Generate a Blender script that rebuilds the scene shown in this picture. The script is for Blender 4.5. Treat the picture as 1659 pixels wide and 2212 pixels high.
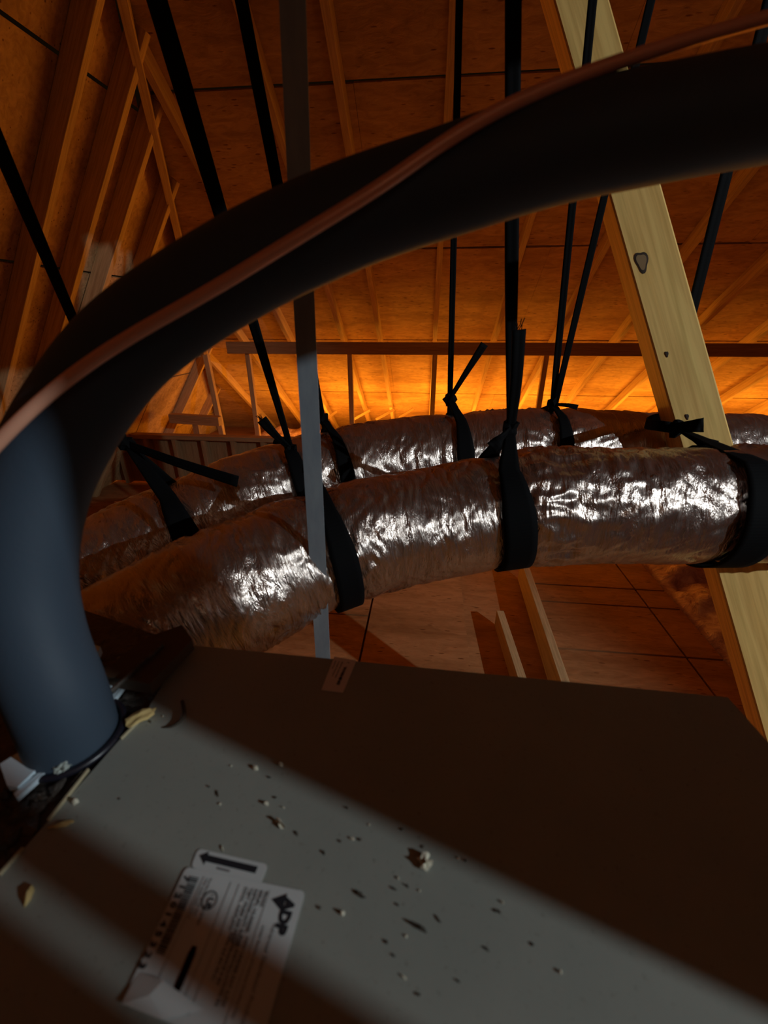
import bpy, bmesh, math, random
from mathutils import Vector, Matrix, noise
random.seed(7)
for o in list(bpy.data.objects): bpy.data.objects.remove(o)
C = bpy.context.scene.collection
S = bpy.context.scene

# ------------------------------------------------------------------ camera
FX, W, H = 900.0, 1659, 2212
PITCH, YAW = math.radians(24.7), math.radians(6.0)
CAM = Vector((0, 0, 1.5))
cam_d = bpy.data.cameras.new('camera'); cam = bpy.data.objects.new('camera', cam_d); C.objects.link(cam)
cam.location = CAM
cam.rotation_euler = (math.radians(90) - PITCH, 0, YAW)
cam_d.sensor_fit = 'VERTICAL'; cam_d.sensor_height = 36; cam_d.lens = FX / H * 36
cam_d.clip_start = 0.01
cam_d.dof.use_dof = True; cam_d.dof.focus_distance = 1.3; cam_d.dof.aperture_fstop = 5.5
S.camera = cam
RM = cam.rotation_euler.to_matrix()

# ------------------------------------------------------------------ world, lights, exposure
wd = bpy.data.worlds.new('world'); S.world = wd; wd.use_nodes = True
wd.node_tree.nodes['Background'].inputs[0].default_value = (0.9, 0.45, 0.15, 1)
wd.node_tree.nodes['Background'].inputs[1].default_value = 0.004
S.view_settings.view_transform = 'Standard'; S.view_settings.look = 'None'
S.view_settings.exposure = 0.0; S.view_settings.gamma = 1; S.view_settings.use_curve_mapping = False
def point(name, loc, power, col, rad):
    d = bpy.data.lights.new(name, 'POINT'); d.energy = power; d.color = col; d.shadow_soft_size = rad
    o = bpy.data.objects.new(name, d); C.objects.link(o); o.location = loc; return o
ORANGE = (1.0, 0.40, 0.03)
for x, p in ((-1.9, 7), (-.9, 16), (.1, 21), (1.2, 18), (2.3, 16), (3.5, 13), (4.9, 11)):
    point('warm_lamp', (x, 4.90, .36), p * .92, ORANGE, .12)
for x in (-1.4, -.5, .5, 1.6, 2.8, 4.2): point('warm_lamp', (x, 5.30, .27), 4.2, ORANGE, .05)
point('warm_lamp', (.2, 3.35, .46), 2.6, (1.0, .36, .04), .05)  # added low behind the ducts to warm the floor
# cool work light standing off to the right, behind the added blocker posts
TORCH = (2.6, -.70, 2.35)
sd = bpy.data.lights.new('cool_work_light', 'SPOT'); sd.energy = 150; sd.color = (.84, .95, 1.0); sd.shadow_soft_size = .014
sd.spot_size = math.radians(68); sd.spot_blend = .5
so = bpy.data.objects.new('cool_work_light', sd); C.objects.link(so); so.location = TORCH
so.rotation_euler = (Vector((.12, .38, 1.12)) - Vector(TORCH)).to_track_quat('-Z', 'Y').to_euler()

point('ambient_fill', (.9, -1.0, 2.25), 1.5, (1.0, .74, .52), .25)  # unseen fill added behind the camera to lift the cabinet's shade

# ------------------------------------------------------------------ pixel helpers
def ray(px, py):
    return RM @ Vector(((px - W / 2) / FX, -(py - H / 2) / FX, -1))
def at(px, py, d): return CAM + ray(px, py) * d                   # d = depth along the lens axis
def on_z(px, py, z): r = ray(px, py); return CAM + r * ((z - CAM.z) / r.z)
def on_y(px, py, y): r = ray(px, py); return CAM + r * (y / r.y)
TANR = .70; EAVE = 6.2                                             # main slope: z = TANR*(EAVE-y)
def roof_z(y): return TANR * (EAVE - y)
def on_roof(px, py):
    r = ray(px, py); t = (TANR * EAVE - CAM.z) / (r.z + TANR * r.y)
    return CAM + r * t
HP1, HP2 = on_roof(270, 0), on_roof(484, 925)
HK = (HP2.z - HP1.z) / (HP2.x - HP1.x)                             # left slope: z = HP1.z + HK*(x-HP1.x)
def left_z(x): return HP1.z + HK * (x - HP1.x)
def hip_x(y): return HP1.x + (roof_z(y) - HP1.z) / HK
RIDGE = -1.0

# ------------------------------------------------------------------ materials
def mat(name, base, rough=.7, metal=0, spec=.4):
    m = bpy.data.materials.new(name); m.use_nodes = True
    b = m.node_tree.nodes['Principled BSDF']
    b.inputs['Base Color'].default_value = (*base, 1); b.inputs['Roughness'].default_value = rough
    b.inputs['Metallic'].default_value = metal; b.inputs['Specular IOR Level'].default_value = spec
    return m, m.node_tree, b
def nd(nt, t, **k):
    n = nt.nodes.new(t)
    for a, v in k.items(): setattr(n, a, v)
    return n
def coords(nt, scale, kind='Object', rot=(0, 0, 0)):
    tc = nd(nt, 'ShaderNodeTexCoord'); mp = nd(nt, 'ShaderNodeMapping')
    mp.inputs['Scale'].default_value = scale; mp.inputs['Rotation'].default_value = rot
    nt.links.new(tc.outputs[kind], mp.inputs[0]); return mp.outputs[0]
def ramp(nt, fac, stops):
    r = nd(nt, 'ShaderNodeValToRGB'); el = r.color_ramp.elements
    while len(el) < len(stops): el.new(.5)
    for e, (p, c) in zip(el, stops): e.position = p; e.color = (*c, 1)
    nt.links.new(fac, r.inputs[0]); return r.outputs[0]
def noise_n(nt, vec, scale, detail=4, rough=.6, dist=0):
    n = nd(nt, 'ShaderNodeTexNoise'); n.inputs['Scale'].default_value = scale
    n.inputs['Detail'].default_value = detail; n.inputs['Roughness'].default_value = rough
    n.inputs['Distortion'].default_value = dist
    nt.links.new(vec, n.inputs['Vector']); return n.outputs['Fac']
def bump(nt, b, h, strength, dist=.002):
    n = nd(nt, 'ShaderNodeBump'); n.inputs['Strength'].default_value = strength; n.inputs['Distance'].default_value = dist
    nt.links.new(h, n.inputs['Height']); nt.links.new(n.outputs[0], b.inputs['Normal'])
def mul(nt, a, bb, fac=1.0, mode='MULTIPLY'):
    n = nd(nt, 'ShaderNodeMix', data_type='RGBA', blend_type=mode); n.inputs[0].default_value = fac
    nt.links.new(a, n.inputs[6]); nt.links.new(bb, n.inputs[7]); return n.outputs[2]

def plywood(name, c1, c2, s=1):
    m, nt, b = mat(name, c1, .8, 0, .25)
    v = coords(nt, (1, 3.2, 3.2))
    n1 = noise_n(nt, v, 9 * s, 6, .65, 1.0); col = ramp(nt, n1, [(.3, c2), (.55, c1), (.75, tuple(min(1, k * 1.18) for k in c1))])
    v2 = coords(nt, (1.0, 4.5, 4.5)); vo = nd(nt, 'ShaderNodeTexVoronoi'); vo.inputs['Scale'].default_value = 11 * s
    nt.links.new(v2, vo.inputs['Vector'])
    sp = ramp(nt, vo.outputs['Distance'], [(.0, (.35, .25, .18)), (.13, (.45, .35, .28)), (.2, (1, 1, 1))])
    big = ramp(nt, noise_n(nt, v2, 2.2 * s, 3), [(.42, (1, 1, 1)), (.56, (0, 0, 0))])
    spm = nd(nt, 'ShaderNodeMix', data_type='RGBA', blend_type='MIX')
    nt.links.new(big, spm.inputs[0]); nt.links.new(sp, spm.inputs[6]); spm.inputs[7].default_value = (1, 1, 1, 1)
    st = ramp(nt, noise_n(nt, coords(nt, (.35, 1.6, 1.6)), 3 * s, 4), [(.35, (.72, .68, .62)), (.55, (1, 1, 1))])
    nt.links.new(mul(nt, mul(nt, col, spm.outputs[2]), st), b.inputs['Base Color'])
    bump(nt, b, n1, .5, .004); return m
def lumber(name, c1, c2, axis=2, knots=False, s=1):
    m, nt, b = mat(name, c1, .65, 0, .3)
    sc = [14, 14, 14]; sc[axis] = .9
    v = coords(nt, tuple(sc)); n1 = noise_n(nt, v, 2.6 * s, 5, .6, .6)
    col = ramp(nt, n1, [(.3, c2), (.5, c1), (.8, tuple(min(1, k * 1.12) for k in c1))])
    sc2 = [30, 30, 30]; sc2[axis] = 1.2
    g = ramp(nt, noise_n(nt, coords(nt, tuple(sc2)), 6 * s, 2), [(.35, (.8, .76, .7)), (.6, (1, 1, 1))])
    nt.links.new(mul(nt, col, g), b.inputs['Base Color']); bump(nt, b, n1, .25, .0015); return m

M = {}
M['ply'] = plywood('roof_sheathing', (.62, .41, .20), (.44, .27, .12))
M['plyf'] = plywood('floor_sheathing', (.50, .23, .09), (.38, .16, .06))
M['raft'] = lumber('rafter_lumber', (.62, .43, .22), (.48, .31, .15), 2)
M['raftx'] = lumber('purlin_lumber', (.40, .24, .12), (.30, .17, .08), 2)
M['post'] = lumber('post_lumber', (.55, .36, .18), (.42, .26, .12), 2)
M['strut'] = lumber('fresh_pine', (.98, .64, .21), (.90, .55, .16), 2, s=.6)
M['knot'] = mat('pine_knot', (.30, .19, .09), .8)[0]
M['knot_dark'] = mat('pine_knot_ring', (.05, .03, .02), .8)[0]

def make_foil(name, tint, rough):
    m, nt, b = mat(name, tint, rough, .96)
    v = coords(nt, (1, 1, 1), 'UV')
    mp = nd(nt, 'ShaderNodeMapping'); mp.inputs['Scale'].default_value = (1.25, .30, 1); nt.links.new(v, mp.inputs[0])
    n1 = noise_n(nt, mp.outputs[0], 26, 6, .62, 1.6); n2 = noise_n(nt, mp.outputs[0], 95, 4, .6, .8)
    ad = nd(nt, 'ShaderNodeMath', operation='MULTIPLY_ADD'); ad.inputs[1].default_value = .35
    nt.links.new(n2, ad.inputs[0]); nt.links.new(n1, ad.inputs[2])
    bump(nt, b, ad.outputs[0], .75, .007)
    rr = nd(nt, 'ShaderNodeMapRange'); rr.inputs[3].default_value = rough - .08; rr.inputs[4].default_value = rough + .16
    nt.links.new(n1, rr.inputs[0]); nt.links.new(rr.outputs[0], b.inputs['Roughness']); return m
M['foil'] = make_foil('foil_jacket', (.66, .56, .50), .20)
M['tape'] = mat('aluminium_tape', (.70, .84, .92), .45, .2)[0]

m, nt, b = mat('black_webbing', (.003, .003, .0035), .8, 0, .1)
wv = nd(nt, 'ShaderNodeTexWave'); wv.inputs['Scale'].default_value = 60; nt.links.new(coords(nt, (1, 8, 1), 'UV'), wv.inputs['Vector'])
bump(nt, b, wv.outputs['Fac'], .12, .001); M['web'] = m
m, nt, b = mat('rubber_foam', (.044, .066, .096), .62, 0, .38)
bump(nt, b, noise_n(nt, coords(nt, (1, 1, 1)), 320, 2), .15, .0008); M['foam'] = m
m, nt, b = mat('copper', (.95, .46, .30), .38, .25)
bump(nt, b, noise_n(nt, coords(nt, (1, 1, 1)), 60, 3), .08, .001); M['copper'] = m
m, nt, b = mat('galvanised_steel', (.30, .34, .38), .6, 0, .5)
nt.links.new(ramp(nt, noise_n(nt, coords(nt, (1, 1, .3)), 60, 4), [(.35, (.24, .28, .32)), (.7, (.31, .35, .38))]), b.inputs['Base Color']); M['galv'] = m
m, nt, b = mat('cabinet_paint', (.225, .240, .205), .42, 0, .45)
n1 = noise_n(nt, coords(nt, (1, 1, 1)), 7, 5, .6)
dust = ramp(nt, n1, [(.35, (.29, .31, .275)), (.7, (.35, .36, .315))])
n2 = noise_n(nt, coords(nt, (1, 1, 1)), 260, 3, .7)
spk = ramp(nt, n2, [(.30, (.6, .58, .52)), (.38, (1, 1, 1))])
nt.links.new(mul(nt, dust, spk, .7), b.inputs['Base Color'])
rr = nd(nt, 'ShaderNodeMapRange'); rr.inputs[3].default_value = .38; rr.inputs[4].default_value = .6
nt.links.new(n1, rr.inputs[0]); nt.links.new(rr.outputs[0], b.inputs['Roughness'])
bump(nt, b, n2, .08, .0006); M['paint'] = m
M['edge'] = mat('scraped_edge', (.45, .38, .24), .5)[0]
m, nt, b = mat('dark_mastic', (.05, .04, .032), .35, 0, .6)
n1 = noise_n(nt, coords(nt, (1, 1, 1)), 55, 6, .65, 1.0)
nt.links.new(ramp(nt, n1, [(.35, (.02, .016, .014)), (.6, (.075, .06, .048)), (.8, (.13, .11, .09))]), b.inputs['Base Color'])
bump(nt, b, n1, .9, .006); M['mastic'] = m
m, nt, b = mat('duct_board', (.10, .062, .035), .8)
bump(nt, b, noise_n(nt, coords(nt, (1, 1, 1)), 40, 4), .3, .003); M['board'] = m
M['putty'] = mat('grey_putty', (.42, .47, .43), .7)[0]
M['rubber'] = mat('grommet_rubber', (.012, .012, .02), .35, 0, .6)[0]
m, nt, b = mat('label_paper', (.60, .64, .63), .5)
nt.links.new(ramp(nt, noise_n(nt, coords(nt, (1, 1, 1)), 14, 3), [(.3, (.54, .57, .56)), (.7, (.64, .67, .66))]), b.inputs['Base Color']); M['paper'] = m
M['warnpaper'] = mat('warning_paper', (.80, .70, .66), .6)[0]
M['ink'] = mat('black_ink', (.02, .02, .025), .6)[0]
M['greyink'] = mat('grey_ink', (.22, .22, .22), .6)[0]
M['redink'] = mat('dark_red_ink', (.07, .018, .015), .6)[0]
m, nt, b = mat('pink_insulation', (.60, .34, .34), .95, 0, .1)
n1 = noise_n(nt, coords(nt, (1, 1, 1)), 13, 6, .7, .8)
nt.links.new(ramp(nt, n1, [(.3, (.35, .17, .17)), (.5, (.66, .40, .42)), (.72, (.90, .66, .70))]), b.inputs['Base Color'])
bump(nt, b, n1, .9, .03); M['insul'] = m
M['chip'] = mat('chip_pale', (.62, .58, .45), .8)[0]
M['chipy'] = mat('chip_yellow', (.62, .45, .18), .8)[0]
M['chipd'] = mat('chip_dark', (.07, .055, .04), .8)[0]
M['chipb'] = mat('chip_brown', (.10, .06, .03), .9)[0]

# ------------------------------------------------------------------ object helpers
def tag(o, label=None, cat=None, group=None, kind=None):
    for k, v in (('label', label), ('category', cat), ('group', group), ('kind', kind)):
        if v: o[k] = v
    return o
def link(name, me, m, parent=None, smooth=False):
    o = bpy.data.objects.new(name, me); C.objects.link(o)
    if m and not me.materials: me.materials.append(m)
    if parent: o.parent = parent; o.matrix_parent_inverse = parent.matrix_basis.inverted()
    if smooth:
        for p in me.polygons: p.use_smooth = True
    return o
def empty(name, loc):
    o = bpy.data.objects.new(name, None); C.objects.link(o); o.location = loc; o.empty_display_size = .05; return o
def pmesh(name, vs, fs, m, parent=None, smooth=False):
    me = bpy.data.meshes.new(name); me.from_pydata([tuple(v) for v in vs], [], fs); me.validate(); me.update()
    bm = bmesh.new(); bm.from_mesh(me); bmesh.ops.recalc_face_normals(bm, faces=bm.faces); bm.to_mesh(me); bm.free()
    return link(name, me, m, parent, smooth)
def beam(name, a, b, w, h, up, m, parent=None, bev=.002):
    """rectangular timber from a to b; h measured along 'up', w across; mesh axis local so grain follows."""
    a, b = Vector(a), Vector(b); t = (b - a).normalized(); u = Vector(up); u = (u - t * u.dot(t)).normalized(); s = t.cross(u)
    vs = [p + s * (i * w / 2) + u * (j * h / 2) for p in (a, b) for i, j in ((-1, -1), (1, -1), (1, 1), (-1, 1))]
    fs = [(0, 1, 2, 3), (4, 5, 6, 7), (0, 1, 5, 4), (1, 2, 6, 5), (2, 3, 7, 6), (3, 0, 4, 7)]
    o = pmesh(name, vs, fs, m, parent)
    off = t * random.uniform(0, .4)
    MB = Matrix.Translation(a - off) @ Matrix((s, u, t)).transposed().to_4x4()
    o.data.transform(MB.inverted()); o.matrix_basis = MB
    if bev:
        bm = bmesh.new(); bm.from_mesh(o.data)
        bmesh.ops.bevel(bm, geom=bm.edges[:], offset=bev, segments=1, affect='EDGES'); bm.to_mesh(o.data); bm.free()
    return o
def slab(name, quad, n, th, m, parent=None):
    n = Vector(n).normalized() * th; k = len(quad)
    vs = [Vector(q) for q in quad] + [Vector(q) + n for q in quad]
    fs = [tuple(range(k)), tuple(range(k, 2 * k))] + [(i, (i + 1) % k, k + (i + 1) % k, k + i) for i in range(k)]
    return pmesh(name, vs, fs, m, parent)
def catmull(P, n):
    out = []; P = [P[0] * 2 - P[1]] + P + [P[-1] * 2 - P[-2]]
    for i in range(1, len(P) - 2):
        for k in range(n):
            t = k / n; p0, p1, p2, p3 = P[i - 1:i + 3]
            out.append(.5 * ((2 * p1) + (p2 - p0) * t + (2 * p0 - 5 * p1 + 4 * p2 - p3) * t * t + (3 * p1 - p0 - 3 * p2 + p3) * t ** 3))
    out.append(P[-2].copy()); return out
def frames(path, up=Vector((0, 0, 1))):
    F = []
    for i in range(len(path)):
        t = (path[min(i + 1, len(path) - 1)] - path[max(i - 1, 0)]).normalized()
        s = up.cross(t)
        if s.length < 1e-3: s = Vector((1, 0, 0))
        s.normalize(); u = t.cross(s); F.append((t, s, u))
    return F
def frames_pt(path):
    F = []; t0 = (path[1] - path[0]).normalized(); u = Vector((0, 1, 0)) - t0 * t0.y
    if u.length < .1: u = Vector((1, 0, 0)) - t0 * t0.x
    u.normalize()
    for i in range(len(path)):
        t = (path[min(i + 1, len(path) - 1)] - path[max(i - 1, 0)]).normalized()
        u = (u - t * u.dot(t)).normalized(); F.append((t, t.cross(u), u))
    return F
def tube(name, path, r, seg, m, parent=None, rfun=None, uv=False, fr=None, caps=True):
    F = fr or frames_pt(path); vs = []; fs = []; n = len(path); L = [0]
    for i in range(1, n): L.append(L[-1] + (path[i] - path[i - 1]).length)
    for i, (t, s, u) in enumerate(F):
        for k in range(seg):
            a = 2 * math.pi * k / seg; rr = rfun(L[i], a, r) if rfun else r
            vs.append(path[i] + (u * math.cos(a) + s * math.sin(a)) * rr)
    for i in range(n - 1):
        for k in range(seg):
            k2 = (k + 1) % seg; fs.append((i * seg + k, i * seg + k2, (i + 1) * seg + k2, (i + 1) * seg + k))
    if caps: fs += [tuple(range(seg)), tuple(range((n - 1) * seg, n * seg))]
    me = bpy.data.meshes.new(name); me.from_pydata([tuple(v) for v in vs], [], fs); me.update()
    if uv:
        ul = me.uv_layers.new(name='UV')
        for p in me.polygons:
            for li, vi in zip(p.loop_indices, p.vertices):
                i, k = divmod(vi, seg); a = k / seg
                if p.index < (n - 1) * seg and (p.index % seg) == seg - 1 and k == 0: a = 1.0
                ul.data[li].uv = (L[i], a * 2 * math.pi * r)
    bm = bmesh.new(); bm.from_mesh(me); bmesh.ops.recalc_face_normals(bm, faces=bm.faces); bm.to_mesh(me); bm.free()
    return link(name, me, m, parent, True)
def ribbon(name, pts, widths, wdirs, m, parent=None, th=.0022, folds=0):
    """flat woven strip along pts; wdirs: direction of its width at each point"""
    vs = []; fs = []; n = len(pts); K = 6
    for i in range(n):
        t = (pts[min(i + 1, n - 1)] - pts[max(i - 1, 0)]).normalized(); w = Vector(wdirs[i]); w = (w - t * w.dot(t)).normalized(); nn = t.cross(w)
        for side in (1, -1):
            for k in range(K):
                q = k / (K - 1) - .5
                z = folds * math.cos(q * math.pi * 4) * (.5 if folds else 0)
                vs.append(pts[i] + w * (q * side * widths[i]) + nn * (side * th / 2 + z))
    R = 2 * K
    for i in range(n - 1):
        for k in range(R): k2 = (k + 1) % R; fs.append((i * R + k, i * R + k2, (i + 1) * R + k2, (i + 1) * R + k))
    fs += [tuple(range(R)), tuple(range((n - 1) * R, n * R))]
    me = bpy.data.meshes.new(name); me.from_pydata([tuple(v) for v in vs], [], fs); me.update()
    ul = me.uv_layers.new(name='UV'); acc = [0]
    for i in range(1, n): acc.append(acc[-1] + (pts[i] - pts[i - 1]).length)
    for p in me.polygons:
        for li, vi in zip(p.loop_indices, p.vertices):
            i, k = divmod(vi, R); ul.data[li].uv = (acc[i], (k % K) * .01)
    bm = bmesh.new(); bm.from_mesh(me); bmesh.ops.recalc_face_normals(bm, faces=bm.faces); bm.to_mesh(me); bm.free()
    return link(name, me, m, parent, True)
def blob(name, loc, size, m, parent=None, seed=0, sub=2, rough=.35, flat=1.0, rot=0):
    bm = bmesh.new(); bmesh.ops.create_icosphere(bm, subdivisions=sub, radius=1)
    for v in bm.verts:
        n = noise.noise(v.co * 1.7 + Vector((seed * 3.1, seed, 0))); v.co *= 1 + rough * n * 1.6
        v.co = Vector((v.co.x * size[0], v.co.y * size[1], v.co.z * size[2]))
    bmesh.ops.rotate(bm, verts=bm.verts, cent=(0, 0, 0), matrix=Matrix.Rotation(rot, 3, 'Z'))
    me = bpy.data.meshes.new(name); bm.to_mesh(me); bm.free()
    if parent:
        for v in me.vertices: v.co += Vector(loc)
        return link(name, me, m, parent)
    o = link(name, me, m); o.location = loc; return o

# ================================================================== roof (setting)
GAP = .006
ceil = empty('ceiling', (0, 3, roof_z(3))); tag(ceil, kind='structure')
nrm = Vector((0, TANR, 1)).normalized()
rows = [-1.0, -.3, .6, 1.6, 2.6, 3.41, 4.3, 5.2, 6.45]
for ri in range(len(rows) - 1):
    y0, y1 = rows[ri] + GAP, rows[ri + 1] - GAP
    x = 9.0; cut = 9.0 - (.9 if ri % 2 else 2.1)
    edges = [x]
    while cut > min(hip_x(y0), hip_x(y1)): edges.append(cut); cut -= 2.44
    edges.append(-99)
    for a, bb in zip(edges[:-1], edges[1:]):
        l0, l1 = max(bb + .001, hip_x(y0)), max(bb + .001, hip_x(y1))
        if a - GAP <= l0 and a - GAP <= l1: continue
        l0, l1 = min(l0, a - GAP - .01), min(l1, a - GAP - .01)
        dz = random.uniform(0, .003)
        slab('plywood_panel', [(l0, y0, roof_z(y0) + dz), (a - .001, y0, roof_z(y0) + dz), (a - .001, y1, roof_z(y1) + dz), (l1, y1, roof_z(y1) + dz)], nrm, .012, M['ply'], ceil)
# rafters of the main slope, 24 inch apart, measured on the photograph
xs = [on_roof(p, 700).x for p in (398, 511, 618, 737, 819, 941, 1074, 1208, 1347, 1497, 1649, 1801, 1960, 2120, 2290)]
RH = .09
for x in xs:
    ytop = RIDGE
    while ytop < EAVE and hip_x(ytop) > x: ytop += .02
    off = -nrm * (RH / 2 + .001)
    beam('rafter', Vector((x, ytop, roof_z(ytop))) + off, Vector((x, EAVE + .1, roof_z(EAVE + .1))) + off, .038, RH, nrm, M['raft'], ceil)
# hip rafter
a = Vector((hip_x(RIDGE), RIDGE, roof_z(RIDGE))); b_ = Vector((hip_x(EAVE), EAVE, 0))
off = Vector((0, 0, -.10)); beam('hip_rafter', a + off, b_ + off, .04, .12, (0, 0, 1), M['raft'], ceil)
# left slope
lceil = empty('ceiling', (HP2.x, 3, left_z(HP2.x))); tag(lceil, kind='structure')
ln = Vector((-HK, 0, 1)).normalized()
xl0 = HP1.x - HP1.z / HK - .1
lrow = [3.2, 2.45, 1.75, 1.0, .35, -.15]
def lx(z): return HP1.x + (z - HP1.z) / HK
def hipy(z): return EAVE - z / TANR
for ri in range(len(lrow) - 1):
    z1, z0 = lrow[ri] - GAP, lrow[ri + 1] + GAP
    cut = [-6, -3.56, -1.12, 1.32, 3.76, 6.2, 9] if ri % 2 else [-6, -2.3, .14, 2.58, 5.02, 7.5]
    for c0, c1 in zip(cut[:-1], cut[1:]):
        t1, t0 = min(c1 - GAP, hipy(z1)), min(c1 - GAP, hipy(z0))
        if t0 <= c0 + GAP and t1 <= c0 + GAP: continue
        t0, t1 = max(t0, c0 + .01), max(t1, c0 + .01)
        slab('plywood_panel', [(lx(z0), c0 + GAP, z0), (lx(z1), c0 + GAP, z1), (lx(z1), t1, z1), (lx(z0), t0, z0)], ln, .012, M['ply'], lceil)
for p in ((200, -240), (262, 40), (305, 200), (347, 372), (395, 530), (447, 740), (462, 830)):
    q = on_roof(*p); y = q.y; ztop = roof_z(y); off = -ln * (RH / 2 + .001)
    beam('jack_rafter', Vector((lx(ztop), y, ztop)) + off, Vector((lx(-.05), y, -.05)) + off, .038, RH, ln, M['raft'], lceil)
for y in (-.5, .2, .9, 1.5):
    beam('jack_rafter', Vector((lx(3.1), y, 3.1)) - ln * .046, Vector((lx(-.05), y, -.05)) - ln * .046, .038, RH, ln, M['raft'], lceil)
# back slope and right end (seen only in reflections and from the side)
bceil = slab('ceiling', [(-4.5, RIDGE, roof_z(RIDGE)), (9, RIDGE, roof_z(RIDGE)), (9, -8.2, -.1), (-4.5, -8.2, -.1)], (0, -.7, 1), .012, M['ply']); tag(bceil, kind='structure')
wr = slab('wall_right', [(9, -8, 0), (9, 6.2, 0), (9, RIDGE, roof_z(RIDGE))], (1, 0, 0), .02, M['ply']); tag(wr, kind='structure')

# ================================================================== floor
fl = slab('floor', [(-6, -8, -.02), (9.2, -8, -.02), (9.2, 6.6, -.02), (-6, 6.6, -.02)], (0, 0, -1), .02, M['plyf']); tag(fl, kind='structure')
def F(px, py, z=0): return on_z(px, py, z)
# decking sheets on the floor; joints where the photograph shows them
def grid_quad(p00, p10, p11, p01, z=.0):
    return [F(*p00, z), F(*p10, z), F(*p11, z), F(*p01, z)]
XA = F(1165, 1350).x; XB = F(1412, 1345).x + .02
ys = [F(1160, p).y for p in (1520, 1403, 1303, 1266)] + [2.95, 3.6, 4.3]
ys = sorted(ys)
ys[0] -= .45
for y0, y1 in zip(ys[:-1], ys[1:]):
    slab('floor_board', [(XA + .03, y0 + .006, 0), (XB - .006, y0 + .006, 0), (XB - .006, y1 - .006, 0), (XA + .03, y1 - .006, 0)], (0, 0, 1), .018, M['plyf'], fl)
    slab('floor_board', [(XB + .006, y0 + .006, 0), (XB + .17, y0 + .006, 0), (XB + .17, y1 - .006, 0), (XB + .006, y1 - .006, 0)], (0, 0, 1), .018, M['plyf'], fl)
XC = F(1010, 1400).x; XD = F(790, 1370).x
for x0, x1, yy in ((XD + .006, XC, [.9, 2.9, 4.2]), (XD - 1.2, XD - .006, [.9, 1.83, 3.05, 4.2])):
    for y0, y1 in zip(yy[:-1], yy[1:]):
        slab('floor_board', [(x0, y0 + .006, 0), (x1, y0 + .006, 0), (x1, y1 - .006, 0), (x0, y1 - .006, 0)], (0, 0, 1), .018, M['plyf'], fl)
# two upright joist edges between the decks
beam('joist', F(1128, 1230, .07), F(1215, 1500, .07), .038, .14, (0, 0, 1), M['raft'], fl)
beam('joist', F(1078, 1335, .05), F(1130, 1500, .05), .038, .10, (0, 0, 1), M['raft'], fl)
# batts of pink insulation
def heap(name, x0, x1, y0, y1, z, amp, label, nx=90, ny=90, seed=0):
    vs = []; fs = []
    for j in range(ny + 1):
        for i in range(nx + 1):
            x = x0 + (x1 - x0) * i / nx; y = y0 + (y1 - y0) * j / ny
            e = min(i, nx - i, j, ny - j) / 5; e = min(1, e)
            h = amp * (noise.fractal(Vector((x * 5, y * 5, seed)), 1.0, 2.1, 4) * .8 + .9) * e
            vs.append((x, y, z + h))
    for j in range(ny):
        for i in range(nx):
            a = j * (nx + 1) + i; fs.append((a, a + 1, a + nx + 2, a + nx + 1))
    o = pmesh(name, vs, fs, M['insul'], None, True); tag(o, label, 'insulation', None, 'stuff'); return o
heap('insulation', XB + .18, XB + 2.6, .9, 3.8, -.01, .10, 'loose pink insulation lying beside the floor boards at right', seed=1)
heap('insulation', -2.55, -.95, 1.0, 3.6, -.01, .13, 'loose insulation behind the dark pipe at far left', seed=4)
heap('insulation', -2.5, 8.5, 4.5, 5.85, -.01, .12, 'glowing insulation drift along the far eave', 160, 40, seed=9)

# ================================================================== purlin with posts in front of the far slope
PY = 4.05
pl_z = on_y(938, 750, PY).z
pur = empty('purlin', (on_y(1000, 750, PY).x, PY, 0)); tag(pur, 'long horizontal timber on posts crossing the glowing far slope', 'timber')
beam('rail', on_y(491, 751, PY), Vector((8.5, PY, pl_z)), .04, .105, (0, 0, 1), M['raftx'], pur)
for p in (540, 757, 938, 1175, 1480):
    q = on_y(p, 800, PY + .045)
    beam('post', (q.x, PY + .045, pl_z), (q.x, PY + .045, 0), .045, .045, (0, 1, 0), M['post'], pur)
# short post below the hip
q = on_roof(452, 736); q2 = on_y(484, 940, q.y - .25)
hp = beam('hip_post', (q.x + .02, q.y - .15, q.z - .12), (q2.x, q.y - .25, 0), .05, .05, (0, 1, 0), M['post'])
tag(hp, 'thin upright post standing under the foot of the hip', 'post')
# low partition below the far slope at left
KY = 3.7; kz = on_y(450, 945, KY).z
kn = empty('low_partition', (on_y(400, 945, KY).x, KY, 0)); tag(kn, 'low dark studded partition below the glowing eave at left', 'partition')
kx0, kx1 = on_y(120, 945, KY).x, on_y(680, 945, KY).x
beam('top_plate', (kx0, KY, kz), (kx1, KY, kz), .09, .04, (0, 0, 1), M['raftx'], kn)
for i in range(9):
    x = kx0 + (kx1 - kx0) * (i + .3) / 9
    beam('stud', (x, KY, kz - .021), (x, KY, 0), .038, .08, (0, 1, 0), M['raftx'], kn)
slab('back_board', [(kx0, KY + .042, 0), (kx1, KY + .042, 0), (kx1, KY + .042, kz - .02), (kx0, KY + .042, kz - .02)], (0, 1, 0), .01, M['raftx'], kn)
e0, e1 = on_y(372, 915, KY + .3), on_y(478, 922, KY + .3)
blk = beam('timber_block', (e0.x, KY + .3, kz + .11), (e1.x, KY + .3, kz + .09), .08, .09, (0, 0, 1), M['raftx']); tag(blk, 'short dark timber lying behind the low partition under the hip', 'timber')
sp_ = beam('block_leg', ((e0.x + e1.x) / 2, KY + .3, kz + .055), ((e0.x + e1.x) / 2, KY + .3, 0), .06, .06, (0, 1, 0), M['raftx'], blk)
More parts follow.
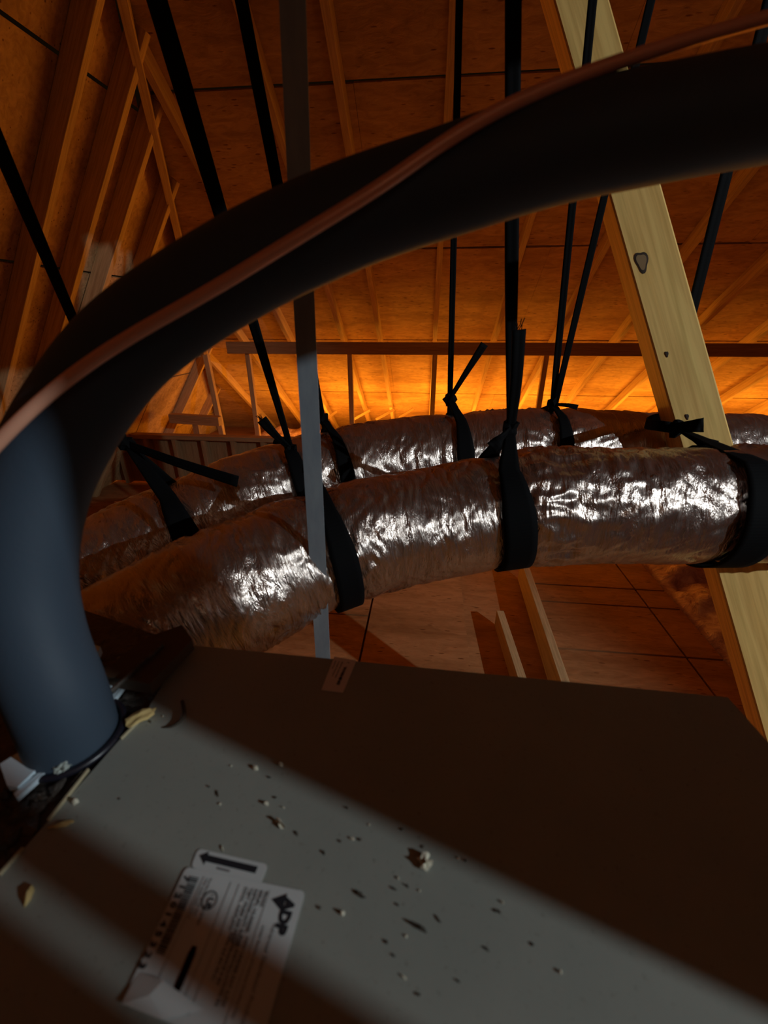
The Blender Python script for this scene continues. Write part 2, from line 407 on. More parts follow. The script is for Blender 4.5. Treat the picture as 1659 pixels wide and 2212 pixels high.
# bright diagonal eave webs
for i, (p0, p1) in enumerate((((765, 905), (800, 886)), ((812, 906), (852, 884)), ((862, 902), (893, 883)), ((705, 905), (728, 888)))):
    a0, a1 = on_y(*p0, 5.3), on_y(*p1, 5.3)
    w = beam('eave_brace', (a0.x, 5.3, max(a0.z, .02)), (a1.x, 5.3, a1.z), .03, .03, (0, 1, 0), M['post'])
    w.data = w.data; tag(w, ('second', 'third', 'rightmost', 'leftmost')[i] + ' of four thin slanted braces in the glowing far eave', 'brace', 'thin braces along the far eave')

# ================================================================== diagonal strut
def strut():
    t = empty('roof_strut', F(1640, 1900, 0)); tag(t, 'pale yellow pine diagonal brace passing behind the front duct at right', 'timber')
    yt = .86
    A = at(1222, -330, .76); B = at(1700, 1620, .98)
    # front-face centre points along the photo
    A = at(1199, -200, .80); B = at(1660, 1430, .875)
    d = (B - A).normalized(); A = A - d * 1.6; B = B + d * .55
    cdir = -ray(1400, 700).normalized()
    # width across the photo, depth away from the lens; turned a little so its left side shows
    back = Vector((-.20, -1, .18)); back = (back - d * back.dot(d)).normalized()
    c = back * -.045
    t.location = B
    o = beam('board', A + c, B + c, .086, .09, back, M['strut'], t, .003)
    # knots
    s = d.cross(back).normalized()
    for (px, py, r, mm) in ((1386, 565, .014, 'knot'), (1440, 765, .004, 'knot_dark'), (1484, 900, .004, 'knot_dark')):
        pr = ray(px, py); den = pr.dot(back); tt = (A - CAM).dot(back) / den; p = CAM + pr * tt + back * .0006
        vs = []; n = 24
        for ring, rr in enumerate((1.0, .72)):
            for k in range(n):
                an = 2 * math.pi * k / n; w = 1 + .18 * math.sin(3 * an + 1)
                vs.append(p + d * (math.cos(an) * r * rr * w * 1.5) + s * (math.sin(an) * r * rr * w * .8) + back * (.0006 * ring))
        fs = [(k, (k + 1) % n, n + (k + 1) % n, n + k) for k in range(n)]
        pmesh('knot_ring', vs, fs, M['knot_dark'], t); pmesh('knot', vs[n:], [tuple(range(n))], M[mm], t)
    return t
strut()

# unseen posts and boards added outside the frame to block the cool light
def add_blocker(x, y0, y1, label):
    o = beam('blocker_post', (x, (y0 + y1) / 2, 0), (x, (y0 + y1) / 2, roof_z((y0 + y1) / 2) - .12), .038, abs(y1 - y0), (0, 1, 0), M['post']); tag(o, label, 'post')
add_blocker(.90, -.135, -.030, 'added unseen post shading the far part of the cabinet from the right')
blk_cleat = beam('blocker_cleat', (.90, -.004, 0), (.90, -.004, 1.59), .038, .052, (0, 1, 0), M['post']); tag(blk_cleat, 'added unseen block widening the shade of the post right of the cabinet', 'timber')  # added low block that widens the shade on the far cabinet top
blk_board = slab('blocker_board', [(.86, -.50, 1.96), (.86, -.02, 1.96), (.86, -.02, 1.79), (.86, .17, 1.79), (.86, .17, 1.96), (.86, .50, 1.96), (.86, .50, 2.17), (.86, 1.15, 2.17), (.86, 1.15, 2.45), (.86, .37, 3.0), (.86, -.50, 3.0)], (1, 0, 0), .018, M['ply']); tag(blk_board, 'added unseen plywood board keeping the cool light off the pipe arch and left slope', 'board')  # added board, outline shaped to shade the pipe arch and left slope
add_blocker(.90, -.2085, -.197, 'added thin unseen strip casting a narrow shade band between two blocker posts')  # added strip for the narrow shade band across the cabinet
add_blocker(.90, -.31, -.224, 'added unseen post shading the near part of the cabinet, beyond the thin strip')
# ================================================================== foil ducts
PA = [(2250, 1085, .73), (1900, 1088, .725), (1660, 1090, .72), (1400, 1092, .725), (1130, 1096, .745), (950, 1128, .745), (800, 1158, .725), (650, 1205, .69), (520, 1268, .645), (400, 1330, .605), (300, 1392, .57), (215, 1450, .545)]
PB = [(2250, 990, 1.06), (1900, 988, 1.06), (1660, 988, 1.06), (1400, 983, 1.06), (1200, 976, 1.05), (1000, 984, 1.05), (850, 1000, 1.04), (700, 1028, 1.0), (580, 1066, .96), (450, 1122, .92), (300, 1190, .87), (180, 1262, .82), (60, 1350, .78), (-60, 1450, .74)]
RA, RB = .1015, .107
cA = catmull([at(*p) for p in PA], 40); cB = catmull([at(*p) for p in PB], 34)
def duct_r(seed, pinches, folds):
    def f(s, a, r):
        x, y, z = s, math.cos(a) * .16, math.sin(a) * .16
        p = Vector((x * 42 + noise.noise(Vector((x * 5, y * 9, z * 9 + seed))) * 3.5, y * 11, z * 11 + seed))
        n1 = 1 - abs(noise.noise(p)) * 2                       # ring-wise creases
        n2 = noise.fractal(Vector((x * 12, y * 7, z * 7 - seed)), 1.0, 2.0, 3)
        m_ = .5 + .5 * noise.noise(Vector((x * 3.0 + seed, y * 4, z * 4)))
        n3 = noise.noise(Vector((x * 90 + y * 18, y * 26, z * 26)))
        n4 = 1 - abs(noise.noise(Vector((x * 60 + z * 14 + noise.noise(p * .4) * 2.5, y * 22, seed)))) * 2
        m4 = max(0, noise.noise(Vector((x * 7 - seed, y * 6, z * 6))) + .15)
        d = -.0048 * (n1 ** 3) * (m_ ** .8) + .0075 * m4 * max(0, n4) ** 2 + .0026 * n2 + .0014 * n3 * m_
        for c, w, amt in pinches: d -= amt * math.exp(-((s - c) / w) ** 2)
        for c, w, amt in folds:
            d += amt * math.exp(-((s - c) / w) ** 2) * (1 - 2 * abs(noise.noise(Vector((a * 4.5, s * 16, seed)))))
        return r + d
    return f
def arcpos(path, px, py=None):
    """arc length and index of the centre-line point seen nearest to column px"""
    best = None; L = 0
    for i, p in enumerate(path):
        if i: L += (p - path[i - 1]).length
        q = RM.transposed() @ (p - CAM); x = q.x / -q.z * FX + W / 2
        if best is None or abs(x - px) < best[0]: best = (abs(x - px), i, L)
    return best[1], best[2]
upf = frames(cA); upfB = frames(cB)
pinA = [(arcpos(cA, x)[1], .03, .006) for x in (1537, 1085, 714)]; foldA = [(arcpos(cA, x)[1], .05, .0035) for x in (1190, 1150)]
pinB = [(arcpos(cB, x)[1], .03, .007) for x in (1182, 985, 728, 640, 405)]
dA = tube('flex_duct', cA, RA, 150, M['foil'], None, duct_r(3.3, pinA, foldA), True, upf)
tag(dA, 'front silver foil flex duct slung just behind the grey cabinet', 'duct')
dB = tube('flex_duct', cB, RB, 130, M['foil'], None, duct_r(11.7, pinB, []), True, upfB)
tag(dB, 'rear silver foil flex duct running behind the front one', 'duct')

# ================================================================== webbing straps
def extend_to_roof(K, px, py, yoff=0.0):
    T = on_y(px, py, K.y + yoff); d = (T - K); t = (roof_z(K.y) - .1 - K.z) / (d.z + TANR * d.y)
    return K + d * t
def hang_pts(K, T, n=30, sway=.0):
    return [K.lerp(T, i / n) + Vector((sway * math.sin(i / n * math.pi), 0, 0)) for i in range(n + 1)]
def strap(label, cen, fr, col, R, kpx, tpx, wloop=.045, whang=.02, lean=0.0, tails=(), extra=None, hangs=True, facing=(1, 0, 0), Kd=None, group=None, open_front=(28, 332)):
    """loop round a duct at photo column col, gathered in a knot, hung from the roof along the photo line kpx -> tpx"""
    i, _ = arcpos(cen, col); c = cen[i]; t, s, u = fr[i]
    if s.y > 0: s = -s                                            # s points to the lens side
    K = on_y(kpx[0], kpx[1], c.y + .0) if Kd is None else at(kpx[0], kpx[1], Kd)
    root = empty('hanging_strap', K); tag(root, label, 'strap', group)
    pts = [K.copy()]; ws = [.012]; wd_ = [t]
    a0, a1 = open_front
    for k in range(49):
        a = math.radians(a0 + (a1 - a0) * k / 48)
        sh = lean * math.cos(a / 2) if lean else 0
        pts.append(c + (u * math.cos(a) + s * math.sin(a)) * (R + .0055) + t * (lean * (math.cos(a) - 1) * .5 + lean * .5 * (1 if a > math.pi else 1))); ws.append(wloop * (1 if 6 < k < 42 else .62 + .06 * min(k, 48 - k))); wd_.append(t)
    pts.append(K + Vector((0, .002, 0))); ws.append(.012); wd_.append(t)
    # smooth joins at the knot
    first, last = pts[1], pts[-2]
    pts = [K] + [K.lerp(first, q) for q in (.25, .5, .75)] + pts[1:-1] + [last.lerp(K, q) for q in (.25, .5, .75)] + [K]
    ws = [.012, .018, wloop * .45, wloop * .55] + ws[1:-1] + [wloop * .55, wloop * .45, .018, .012]; wd_ = [t] * len(pts)
    ribbon('loop', pts, ws, wd_, M['web'], root)
    if hangs:
        T = extend_to_roof(K, *tpx); hp_ = hang_pts(K, T, 40)
        n = len(hp_); wds = [Vector((math.cos(q / n * facing[1]), math.sin(q / n * facing[1]) * .8, 0)) * facing[0] for q in range(n)]
        ribbon('webbing', hp_, [min(whang, .012 + .002 * q) for q in range(n)], wds, M['web'], root, folds=.0015)
        if extra:
            T2 = extend_to_roof(K, *extra); ribbon('webbing', hang_pts(K + Vector((.004, -.004, .0)), T2, 30), [.014] * 31, [Vector((1, 0, 0))] * 31, M['web'], root)
    blob('knot', K, (.013, .012, .017), M['web'], root, seed=col, rough=.5)
    for (tx, ty, w0, w1) in tails:
        e = on_y(tx, ty, K.y - .035); mid = K.lerp(e, .5) + Vector((0, -.012, .004)); tp = catmull([K, mid, e], 8)
        nt_ = len(tp); ribbon('tail', tp, [w0 + (w1 - w0) * q / (nt_ - 1) for q in range(nt_)], [Vector((.35, .1, 1))] * nt_ if abs((e - K).x) > abs((e - K).z) else [Vector((1, .2, 0))] * nt_, M['web'], root, folds=.002)
        if (tx, ty) in ((565, 906), (1122, 712)):                # frayed end
            for f in range(5):
                q = e + (e - mid).normalized() * .012 + Vector((random.uniform(-.008, .008), 0, random.uniform(-.006, .006)))
                tube('fray', [e + Vector((random.uniform(-.004, .004), 0, 0)), (e + q) / 2, q], .0007, 5, M['web'], root)
    return root
strap('leftmost black strap tied round the rear duct with a long tail lying right', cB, upfB, 405, RB, (272, 958), (0, 322), .05, .030, .0, ((514, 1040, .014, .022),), Kd=.82)
strap('wide black strap knotted just left of the grey steel strap, frayed tail', cB, upfB, 640, RB, (629, 972), (452, 380), .04, .032, tails=((565, 906, .012, .022),), Kd=.90)
strap('black strap crossing the rear duct just right of the grey steel strap', cB, upfB, 728, RB, (697, 903), (563, 215), .034, .022)
strap('black strap on the rear duct whose short tail points up to the right', cB, upfB, 985, RB, (972, 862), (983, 400), .040, .013, tails=((1047, 743, .010, .018),))
strap('long shiny black strap knotted above the middle of the front duct', cA, upf, 1085, RA, (1103, 925), (1106, 470), .052, .019, tails=((1122, 712, .016, .020), (1062, 968, .012, .022)), lean=.0)
strap('black doubled strap on the rear duct nearest left of the pine brace', cB, upfB, 1182, RB, (1194, 874), (1238, 430), .034, .015, tails=((1248, 880, .006, .012),), extra=(1290, 470))
strap('black strap round the front duct half hidden behind the grey steel strap', cA, upf, 714, RA, (672, 1010), (650, 600), .040, .016, Kd=.70)
s7 = strap('broad black strap wrapping the front duct at the right edge beside the pine brace', cA, upf, 1537, RA, (1462, 925), (1576, 350), .060, .020, Kd=.79, tails=((1520, 918, .02, .026),), hangs=False)
# its hanging strand passes behind the pine brace
K2 = at(1438, 900, .97); T7 = extend_to_roof(K2, 1576, 350)
wp = catmull([s7.location.copy(), at(1425, 920, .80), at(1395, 915, .88), at(1410, 905, .95), K2], 5)
ribbon('strap_wrap', wp, [.02] * len(wp), [Vector((0, 0, 1))] * len(wp), M['web'], s7)
ribbon('webbing', hang_pts(K2, T7, 30), [.022] * 31, [Vector((1, .1, 0))] * 31, M['web'], s7, folds=.0015)
# ================================================================== steel strap, cabinet
ZT = CAM.z - .30
def T_(px, py, dz=0): return on_z(px, py, ZT + dz)
nl, fl_, fr_, = T_(-330, 2290), T_(392, 1388), T_(1585, 1502)
nr = T_(3300, 3000)
dirY = (T_(331, 1526) - T_(0, 1892)).normalized(); 
c0 = T_(400, 1387); c1 = T_(1575, 1500)
axx = (c1 - c0).normalized(); axy = Vector((-axx.y, axx.x, 0)); axy = axy if axy.y > 0 else -axy
e_ = T_(0, 1892); e2 = T_(200, 1672)
ld = (e2 - e_).normalized()
lfar = T_(362, 1428)
lnear = e_ - ld * .30
rnear = c1 + (lnear - c0).dot(axy) * axy + axx * .06
cab = empty('air_handler', (0, .1, ZT - .55)); tag(cab, 'grey green sheet metal air handler cabinet strewn with debris in the foreground', 'air handler')
lmid = T_(331, 1526)
quad = [lnear, rnear, c1, c0, lmid, e_]
def rounded_prism(name, quad, z0, z1, r, m, parent):
    bm = bmesh.new(); vb = [bm.verts.new((q.x, q.y, z0)) for q in quad]; vt = [bm.verts.new((q.x, q.y, z1)) for q in quad]
    bm.faces.new(vb[::-1]); bm.faces.new(vt)
    nq = len(quad)
    for i in range(nq): j = (i + 1) % nq; bm.faces.new((vb[i], vb[j], vt[j], vt[i]))
    bmesh.ops.bevel(bm, geom=bm.edges[:], offset=r, segments=3, affect='EDGES'); bmesh.ops.recalc_face_normals(bm, faces=bm.faces)
    me = bpy.data.meshes.new(name); bm.to_mesh(me); bm.free(); return link(name, me, m, parent)
rounded_prism('body', quad, ZT - .55, ZT, .0035, M['paint'], cab)
# bright scraped lip along the left edge
lip = [e_ - ld * .02, e_ + ld * .03, e2 - ld * .02]
for a_, b2 in ((T_(0, 1892), T_(52, 1834)), (T_(105, 1775), T_(192, 1664)), (T_(262, 1598), T_(300, 1560))):
    beam('edge_lip', a_ + Vector((0, 0, .001)), b2 + Vector((0, 0, .001)), .0013, .0025, (0, 0, 1), M['edge'], cab, 0)
blob('foam_crumb', T_(305, 1548, .004), (.012, .005, .004), M['chipy'], cab, 5, 2, .5, rot=.8)
# platform below the cabinet
pf = slab('equipment_platform', [(-.75, -.75, ZT - .585), (.72, -.75, ZT - .585), (.72, .60, ZT - .585), (-.45, .60, ZT - .585)], (0, 0, 1), .034, M['plyf']); tag(pf, 'plywood platform carrying the air handler cabinet', 'platform')
for x in (-.6, .2, .67):
    for y in (-.6, c1.y - .05):
        beam('leg', (x, y, ZT - .586), (x, y, .0), .06, .06, (0, 1, 0), M['post'], pf)

# galvanised hanger strap
GY = .50
g0 = on_y(697, 1413, GY); g0.z = ZT - .55
gs = empty('steel_hanger_strap', g0); tag(gs, 'grey galvanised steel strap rising behind the cabinet in front of the ducts', 'strap')
g0b = on_y(697, 1408, GY); g1 = on_y(656, 640, GY); g2 = on_y(632, 10, GY); gt = g2 + (g2 - g1) * 1.0
gt = g2 + (g2 - g1).normalized() * ((roof_z(GY) - .1 - g2.z) / (g2 - g1).normalized().z)
gp = [g0b + (g0b - g1).normalized() * .26] + catmull([g0b, g1, g2, gt], 10)
ribbon('steel_band', gp, [.0238] * len(gp), [Vector((1, .0, 0))] * len(gp), M['galv'], gs, .0012)
for p in gs.children[0].data.polygons: p.use_smooth = False
g0b = gp[0] + Vector((0, 0, .02))
for k in range(3):
    blob('screw', (g0b.x, g0b.y - .0015, g0b.z + .012 * k), (.003, .002, .003), M['galv'], gs, k, 1, 0)

# ================================================================== plenum at left of the cabinet
zp = ZT - .004
pln = empty('plenum', (-.5, .3, ZT - .55)); tag(pln, 'dark mastic smeared plenum joined to the left end of the cabinet', 'plenum')
perp = Vector((-ld.y, ld.x, 0)); perp = perp if perp.x < 0 else -perp
ed = [lnear, e_, T_(331, 1526), c0]
shape = [p + perp * .0008 for p in ed] + [c0 + perp * .16 + ld * .02, e_ + perp * .42 + ld * .15, lnear + perp * .42]
me_q = [Vector((p.x, p.y, zp)) for p in shape]
slab('plenum_top', me_q, (0, 0, -1), .5, M['mastic'], pln)
# raised duct-board flap near the duct mouth
fA = [T_(212, 1478, .006), T_(330, 1395, .006), T_(398, 1370, .006), T_(420, 1402, .006), T_(330, 1500, .006)]
slab('board_flap', fA, (0, 0, 1), .012, M['board'], pln)
beam('board_seam', T_(232, 1500, .02), T_(352, 1393, .02), .004, .004, (0, 0, 1), M['mastic'], pln, .001)
# aluminium tape pieces
def tape(name, pts, th=.003, dz=.0):
    o = slab(name, [T_(*p, dz) for p in pts], (0, 0, 1), th, M['tape'], pln)
    return o
tape('tape_patch', [(6, 1662), (62, 1626), (96, 1662), (44, 1712), (22, 1708)], .006)
tape('tape_patch', [(190, 1500), (262, 1432), (284, 1446), (232, 1515)], .008)
tape('tape_patch', [(186, 1400), (222, 1410), (208, 1440), (184, 1430)], .008)
tape('tape_strip', [(34, 1722), (100, 1666), (104, 1674), (40, 1732)], .004)
tape('tape_strip', [(228, 1528), (268, 1484), (272, 1488), (236, 1534)], .004)
for k in range(40):                                           # lumps of mastic
    s_ = random.random(); b0 = (T_(40, 1850)).lerp(T_(330, 1500), s_) + perp * random.uniform(.006, .05)
    blob('mastic_lump', (b0.x, b0.y, zp + .001), (random.uniform(.003, .009), random.uniform(.002, .006), random.uniform(.001, .003)), M['mastic'], pln, k, 1, .6, rot=random.random() * 3)

# ================================================================== insulated refrigerant line and copper line
PP = [(166, 1650, .335), (156, 1590, .330), (124, 1500, .312), (80, 1390, .305), (55, 1270, .30), (60, 1150, .295), (95, 1020, .292), (165, 890, .29), (265, 760, .29), (400, 655, .29), (560, 560, .29), (720, 485, .29), (850, 437, .29), (980, 395, .288), (1100, 355, .285), (1250, 312, .282), (1400, 280, .28), (1660, 232, .28), (2000, 190, .29), (2500, 150, .31)]
pc = catmull([at(*p) for p in PP], 12)
for _ in range(12): pc = [pc[0]] + [(pc[i - 1] + pc[i] * 2 + pc[i + 1]) / 4 for i in range(1, len(pc) - 1)] + [pc[-1]]
def prf(s, a, r): return r * (1 + .012 * noise.noise(Vector((s * 14, math.cos(a), math.sin(a)))))
pipe = tube('insulated_pipe', pc, .0315, 64, M['foam'], None, prf); tag(pipe, 'thick black foam insulated pipe arching over the cabinet to the right', 'pipe')
# collar and putty at its foot
pb = pc[2]; base = T_(166, 1655)
bx_ = T_(160, 1590)
ring = [bx_ + Vector((math.cos(2 * math.pi * k / 48) * .0345, math.sin(2 * math.pi * k / 48) * .0345, .001)) for k in range(49)]
gr = tube('grommet', ring, .0028, 12, M['rubber'], None, caps=False); tag(gr, 'black rubber grommet ring round the foot of the foam pipe', 'grommet')
for k, (px, py, sx, sy, sz) in enumerate(((88, 1592, .010, .005, .011), (112, 1640, .007, .004, .006), (136, 1652, .006, .005, .004), (78, 1562, .004, .003, .009), (100, 1618, .006, .004, .008))):
    o = blob('putty_lump', T_(px, py, .006), (sx, sy, sz), M['putty'], gr, k * 2.3, 3, .6, rot=k)
CP = [(-140, 1110, .25), (0, 950, .247), (120, 838, .247), (265, 735, .25), (450, 632, .25), (650, 508, .25), (825, 402, .25), (960, 305, .25), (1100, 226, .252), (1250, 163, .255), (1450, 96, .26), (1660, 38, .265), (1950, -40, .27), (2300, -120, .28)]
cc = catmull([at(*p) for p in CP], 14)
for _ in range(60): cc = [cc[0]] + [(cc[i - 1] + cc[i] * 2 + cc[i + 1]) / 4 for i in range(1, len(cc) - 1)] + [cc[-1]]
cu = tube('copper_pipe', cc, .0039, 24, M['copper']); tag(cu, 'thin bare copper line curving in front of the foam pipe', 'pipe')

# ================================================================== labels on the cabinet
def text_mesh(body, size, loc, R, m, parent, name='lettering', align='LEFT', sx=1.0, bold=0):
    cu_ = bpy.data.curves.new('t', 'FONT'); cu_.body = body; cu_.size = size; cu_.align_x = align; cu_.resolution_u = 2
    cu_.extrude = .00008; cu_.offset = bold
    o = bpy.data.objects.new('t', cu_); C.objects.link(o); dg = bpy.context.evaluated_depsgraph_get()
    me = bpy.data.meshes.new_from_object(o.evaluated_get(dg)); bpy.data.objects.remove(o)
    for v in me.vertices: v.co = Vector(loc) + R @ Vector((v.co.x * sx, v.co.y, v.co.z))
    me.materials.clear(); me.name = name
    return link(name, me, m, parent)
def rrect(pts, r, n=5):
    out = []; k = len(pts)
    for i in range(k):
        p, a, b2 = pts[i], pts[i - 1], pts[(i + 1) % k]; da, db = (a - p).normalized(), (b2 - p).normalized()
        for j in range(n + 1):
            t = j / n; out.append((p + da * r) * (1 - t) ** 2 + p * 2 * t * (1 - t) + (p + db * r) * t * t)
    return out
class Sheet:
    """a printed sheet lying on the cabinet: u runs along the printed lines, v up the page"""
    def __init__(s, name, tl, tr, br, bl, m, label, z=.0006, r=.003):
        s.P = [T_(*tl, z), T_(*tr, z), T_(*br, z), T_(*bl, z)]
        s.o = slab(name, rrect(s.P, r), (0, 0, 1), .0003, m, cab); s.o['label'] = label; s.z = Vector((0, 0, .00045))
        s.u = s.P[1] - s.P[0]; s.v = s.P[3] - s.P[0]; s.W = s.u.length; s.H = s.v.length
    def q(s, u, v): a, b2, c, d = s.P; return a.lerp(b2, u).lerp(d.lerp(c, u), v) + s.z
    def R(s):
        x = s.u.normalized(); zz = Vector((0, 0, 1)); y = zz.cross(x); return Matrix((x, y, zz)).transposed()
    def text(s, body, u, v, h, m='ink', align='LEFT', sx=1.0, bold=0): return text_mesh(body, h * s.H * 7.2, s.q(u, v), s.R(), M[m], s.o, 'lettering', align, sx, bold)
    def box(s, u0, v0, u1, v1, m='ink', name='printed_bar', r=0):
        P = [s.q(u0, v0), s.q(u1, v0), s.q(u1, v1), s.q(u0, v1)]
        return slab(name, rrect(P, r) if r else P, (0, 0, 1), .0001, M[m], s.o)
# page orientation: printed lines run down the picture; page top is the right hand long side
ar = Sheet('arrow_label', (428, 1833), (580, 1868), (562, 1912), (412, 1874), M['paper'], 'small white label with black arrow', .0003)
P = [ar.q(.06, .34), ar.q(.17, .06), ar.q(.17, .22), ar.q(.88, .22), ar.q(.88, .56), ar.q(.17, .56), ar.q(.17, .74)]
slab('arrow', P, (0, 0, 1), .0001, M['ink'], ar.o)
ar.box(.36, .68, .54, .80, 'greyink')
bl_ = Sheet('rating_label', (660, 1926), (556, 2290), (262, 2166), (402, 1873), M['paper'], 'large white printed rating label')
big = bl_
# logo triangle with letters
slab('logo', [big.q(.035, .16), big.q(.115, .055), big.q(.035, .055 + .0) , ][0:0] or [big.q(.11, .235), big.q(.18, .13), big.q(.045, .13)], (0, 0, 1), .0001, M['ink'], big.o)
big.text('ADP', .075, .135, .0155, 'ink', sx=.95, bold=.0006)
big.text('Advanced Distributor Products', .27, .165, .0058, 'greyink', sx=.95)
for i, (tx, u, w) in enumerate((('Model:', .06, 1), ('SERIAL NUMBER', .06, 1), ('REFRIGERANT: R410A', .06, 1), ('TEST PRESS 300 PSIG', .06, 1), ('COOL AIRFLOW', .06, 1))):
    big.text(tx, u, .30 + .042 * i, .0048, 'greyink', bold=.0001)
for i, tx in enumerate(('MFD UNDER PAT 6,729', 'FOR INSTALLATION IN', 'CLEARANCE 0 IN', 'MAX 0.5 IN W.C.')):
    big.text(tx, .40, .33 + .042 * i, .0046, 'greyink', bold=.0001)
big.text('Listed Section of Central Cooling Unit', .30, .235, .004, 'greyink')
# listing mark: circle with letters
ctr = big.q(.22, .70); rr_ = big.H * .058; vs = []
for r_ in (rr_, rr_ * .86):
    for k in range(32): vs.append(ctr + Vector((math.cos(k * math.pi / 16) * r_, math.sin(k * math.pi / 16) * r_, .0001)))
pmesh('listing_mark_ring', vs, [(k, (k + 1) % 32, 32 + (k + 1) % 32, 32 + k) for k in range(32)], M['ink'], big.o)
big.text('UL', .198, .715, .0085, 'ink', bold=.0002)
big.text('LISTED', .30, .72, .004, 'greyink'); big.text('c', .165, .70, .005, 'greyink'); big.text('us', .262, .69, .004, 'greyink')
big.text('Conforms to UL Std', .05, .765, .0038, 'greyink'); big.text('1995 CAN/CSA C22.2', .05, .80, .0038, 'greyink')
slab('red_bar', rrect([big.q(.55, .64), big.q(.86, .64), big.q(.86, .695), big.q(.55, .695)], .0035), (0, 0, 1), .0001, M['redink'], big.o)
for v_ in (.27, .52, .59, .82): big.box(.05, v_, .93, v_ + .003, 'greyink', 'rule_line')
# barcode and number
u_ = .07
while u_ < .66:
    w_ = random.choice((.003, .005, .009)); big.box(u_, .855, u_ + w_, .925, 'ink', 'barcode_bar'); u_ += w_ + random.choice((.004, .006, .008))
big.text('7 1 2 0 1 4 5 3 2 3', .07, .972, .0088, 'ink', sx=1.12, bold=.0002)
# lifted creased corner
P3 = [T_(262, 2168, .002), T_(300, 2098, .0008), T_(352, 2118, .0035), T_(440, 2180, .0012), T_(352, 2204, .002)]
pmesh('peeling_corner', P3 + [T_(322, 2150, .0035)], [(0, 1, 5), (1, 2, 5), (2, 3, 5), (3, 4, 5), (4, 0, 5)], M['paper'], big.o)
wl = Sheet('warning_label', (770, 1427), (741, 1497), (694, 1491), (722, 1419), M['warnpaper'], 'small pale warning label near the steel strap', .0004, .001)
wl.text('!', .10, .36, .022, 'redink', bold=.0001); wl.text('WARNING', .26, .40, .022, 'ink', sx=1.25, bold=.0002)
for i, tx in enumerate(('Shock can cause injury', 'or death. Disconnect', 'power first.')):
    wl.text(tx, .12, .58 + .15 * i, .0125, 'greyink', sx=1.1)

# ================================================================== debris on the cabinet
def chip(name, px, py, sx, sy, sz, m, label, group=None, rot=0, seed=0, rough=.6):
    p = T_(px, py); o = blob(name, (p.x, p.y, ZT + sz * .55), (sx, sy, sz), M[m], None, seed, 1 if sx < .003 else 2, rough, rot=rot)
    tag(o, label, 'debris', group); return o
chip('debris_clump', 918, 1864, .0030, .0026, .0030, 'chip', 'largest pale jagged crumb, casting the largest blot of shade on the cabinet', seed=2, rough=1.1)
chip('wood_splinter', 905, 2004, .0050, .0010, .0016, 'chipd', 'dark splinter right of the rating label, pointing down right', rot=-.30, seed=8)
chip('wood_splinter', 776, 1932, .0034, .0008, .0012, 'chipd', 'thin dark splinter just above and right of the rating label', rot=-.35, seed=9)
chip('wood_shaving', 603, 1779, .0036, .0012, .0020, 'chip', 'pale twisted shaving above the arrow label', rot=-.5, seed=11, rough=1)
chip('debris_clump', 576, 1737, .0016, .0013, .0022, 'chip', 'squat crumb directly above the twisted shaving', seed=12)
chip('debris_clump', 552, 1661, .0022, .0014, .0020, 'chip', 'left one of two pale crumbs near the large shadow edge', seed=14)
chip('debris_clump', 606, 1653, .0022, .0018, .0020, 'chip', 'right one of two pale crumbs near the large shadow edge', seed=15)
chip('debris_clump', 739, 1973, .0014, .0013, .0014, 'chip', 'pale pebble right of the rating label', seed=16)
chip('screw_stub', 165, 1735, .0022, .0016, .0028, 'chip', 'small pale stub near the left edge of the cabinet', seed=17)
chip('foam_crumb', 64, 1936, .0022, .0052, .0036, 'chipy', 'yellow foam crumb near the lower left of the cabinet', seed=19, rot=.4)
chip('foam_crumb', 133, 1783, .0065, .0012, .0014, 'chipy', 'orange sliver in the shade near the left edge', seed=21, rot=.35)
ct = [T_(353, 1572, .001), T_(372, 1569, .002), T_(390, 1557, .003), T_(398, 1540, .004), T_(394, 1515, .004)]  # dark tube laid in the shape of a hooked cast shadow
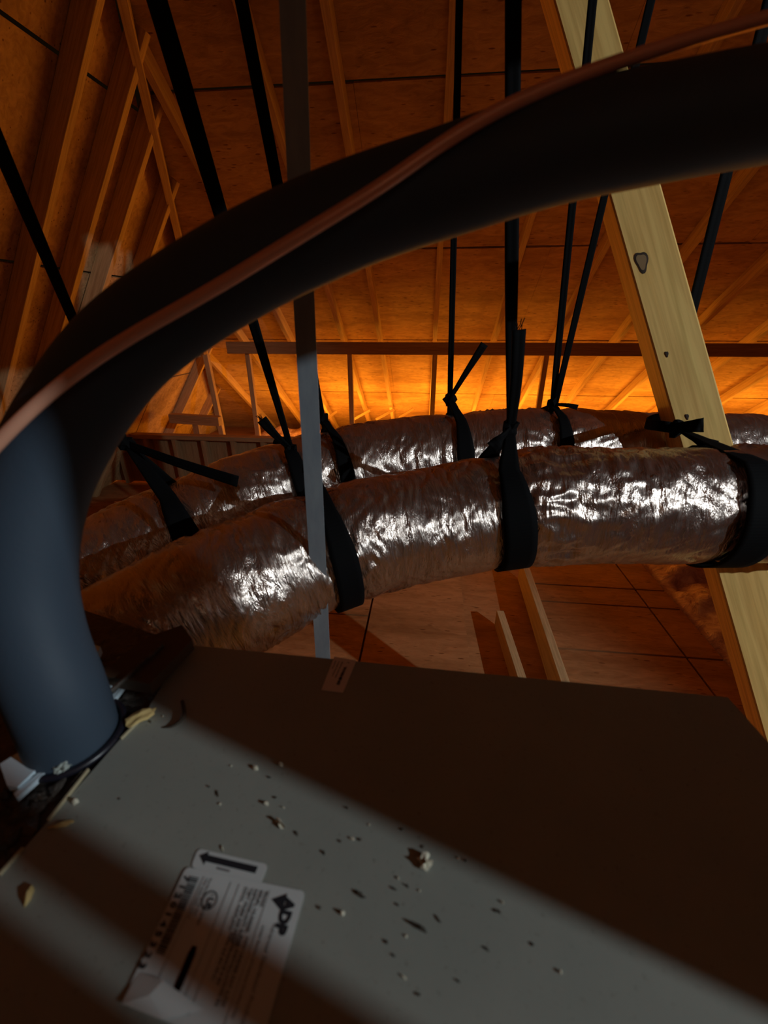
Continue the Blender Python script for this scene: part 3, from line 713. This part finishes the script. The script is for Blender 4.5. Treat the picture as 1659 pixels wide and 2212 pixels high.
ts = catmull(ct, 6); ct_ = tube('hook_shadow', ts, .0016, 8, M['chipd'], None, lambda s_, a, r: r * min(1, .25 + s_ * 45)); tag(ct_, 'dark hook shape standing in for a curved shadow near the left end', 'debris')
spots = [(500, 1655), (582, 1680), (595, 1724), (612, 1745), (700, 1843), (750, 1746), (797, 1782), (735, 1818), (777, 1815), (760, 1812), (868, 1792), (913, 1830), (860, 1898), (850, 1920), (880, 1915), (906, 1924), (858, 1955), (945, 1983), (877, 2022), (836, 2036), (850, 2065), (870, 2110), (990, 2120), (1070, 1968), (1085, 1950), (1078, 1970), (1005, 1860), (990, 1855), (258, 1726), (470, 1715), (475, 1738), (452, 1700), (560, 1950), (480, 1832), (690, 1962), (325, 1560), (352, 1548), (640, 1800), (1150, 2040), (1210, 2100), (905, 2150), (1050, 2050)]
def where(px, py):
    if px > 1120: return 'nearest the right edge of the lit strip'
    if px > 960: return 'right of the largest pale crumb' if py < 1900 else 'in the lit strip below and right of the largest crumb' if py < 2000 else 'at the bottom of the lit strip'
    if px < 380: return 'on the lit corner beside the pipe foot'
    if py < 1700: return 'close to the far shadow edge'
    if px < 520: return 'between the pipe foot and the arrow label'
    if px < 660: return 'above the arrow label' if py < 1850 else 'on the rating label edge'
    if py < 1800: return 'in the upper middle of the lit strip'
    if py < 1850: return 'above and left of the largest pale crumb'
    if py < 1930: return 'just below the largest pale crumb'
    if py < 2000: return 'beside the dark splinter'
    return 'below the dark splinter'
for k, (px, py) in enumerate(spots):
    dark = k % 3 != 0; long = k % 4 == 1
    chip('debris_speck', px, py, random.uniform(.0007, .0013) * (2 if long else 1), random.uniform(.0005, .0009), random.uniform(.0006, .0011), 'chipd' if dark else 'chip',
         f"tiny {'dark' if dark else 'pale'} speck {where(px, py)}", f"{'dark' if dark else 'pale'} specks {where(px, py)}", rot=-.5 + random.uniform(-.4, .4), seed=30 + k)
print('WH', big.W, big.H, 'c1', c1, 'rn', rnear)
print('rafter xs', [round(x, 2) for x in xs], 'HK', HK, 'hip', HP1, HP2)
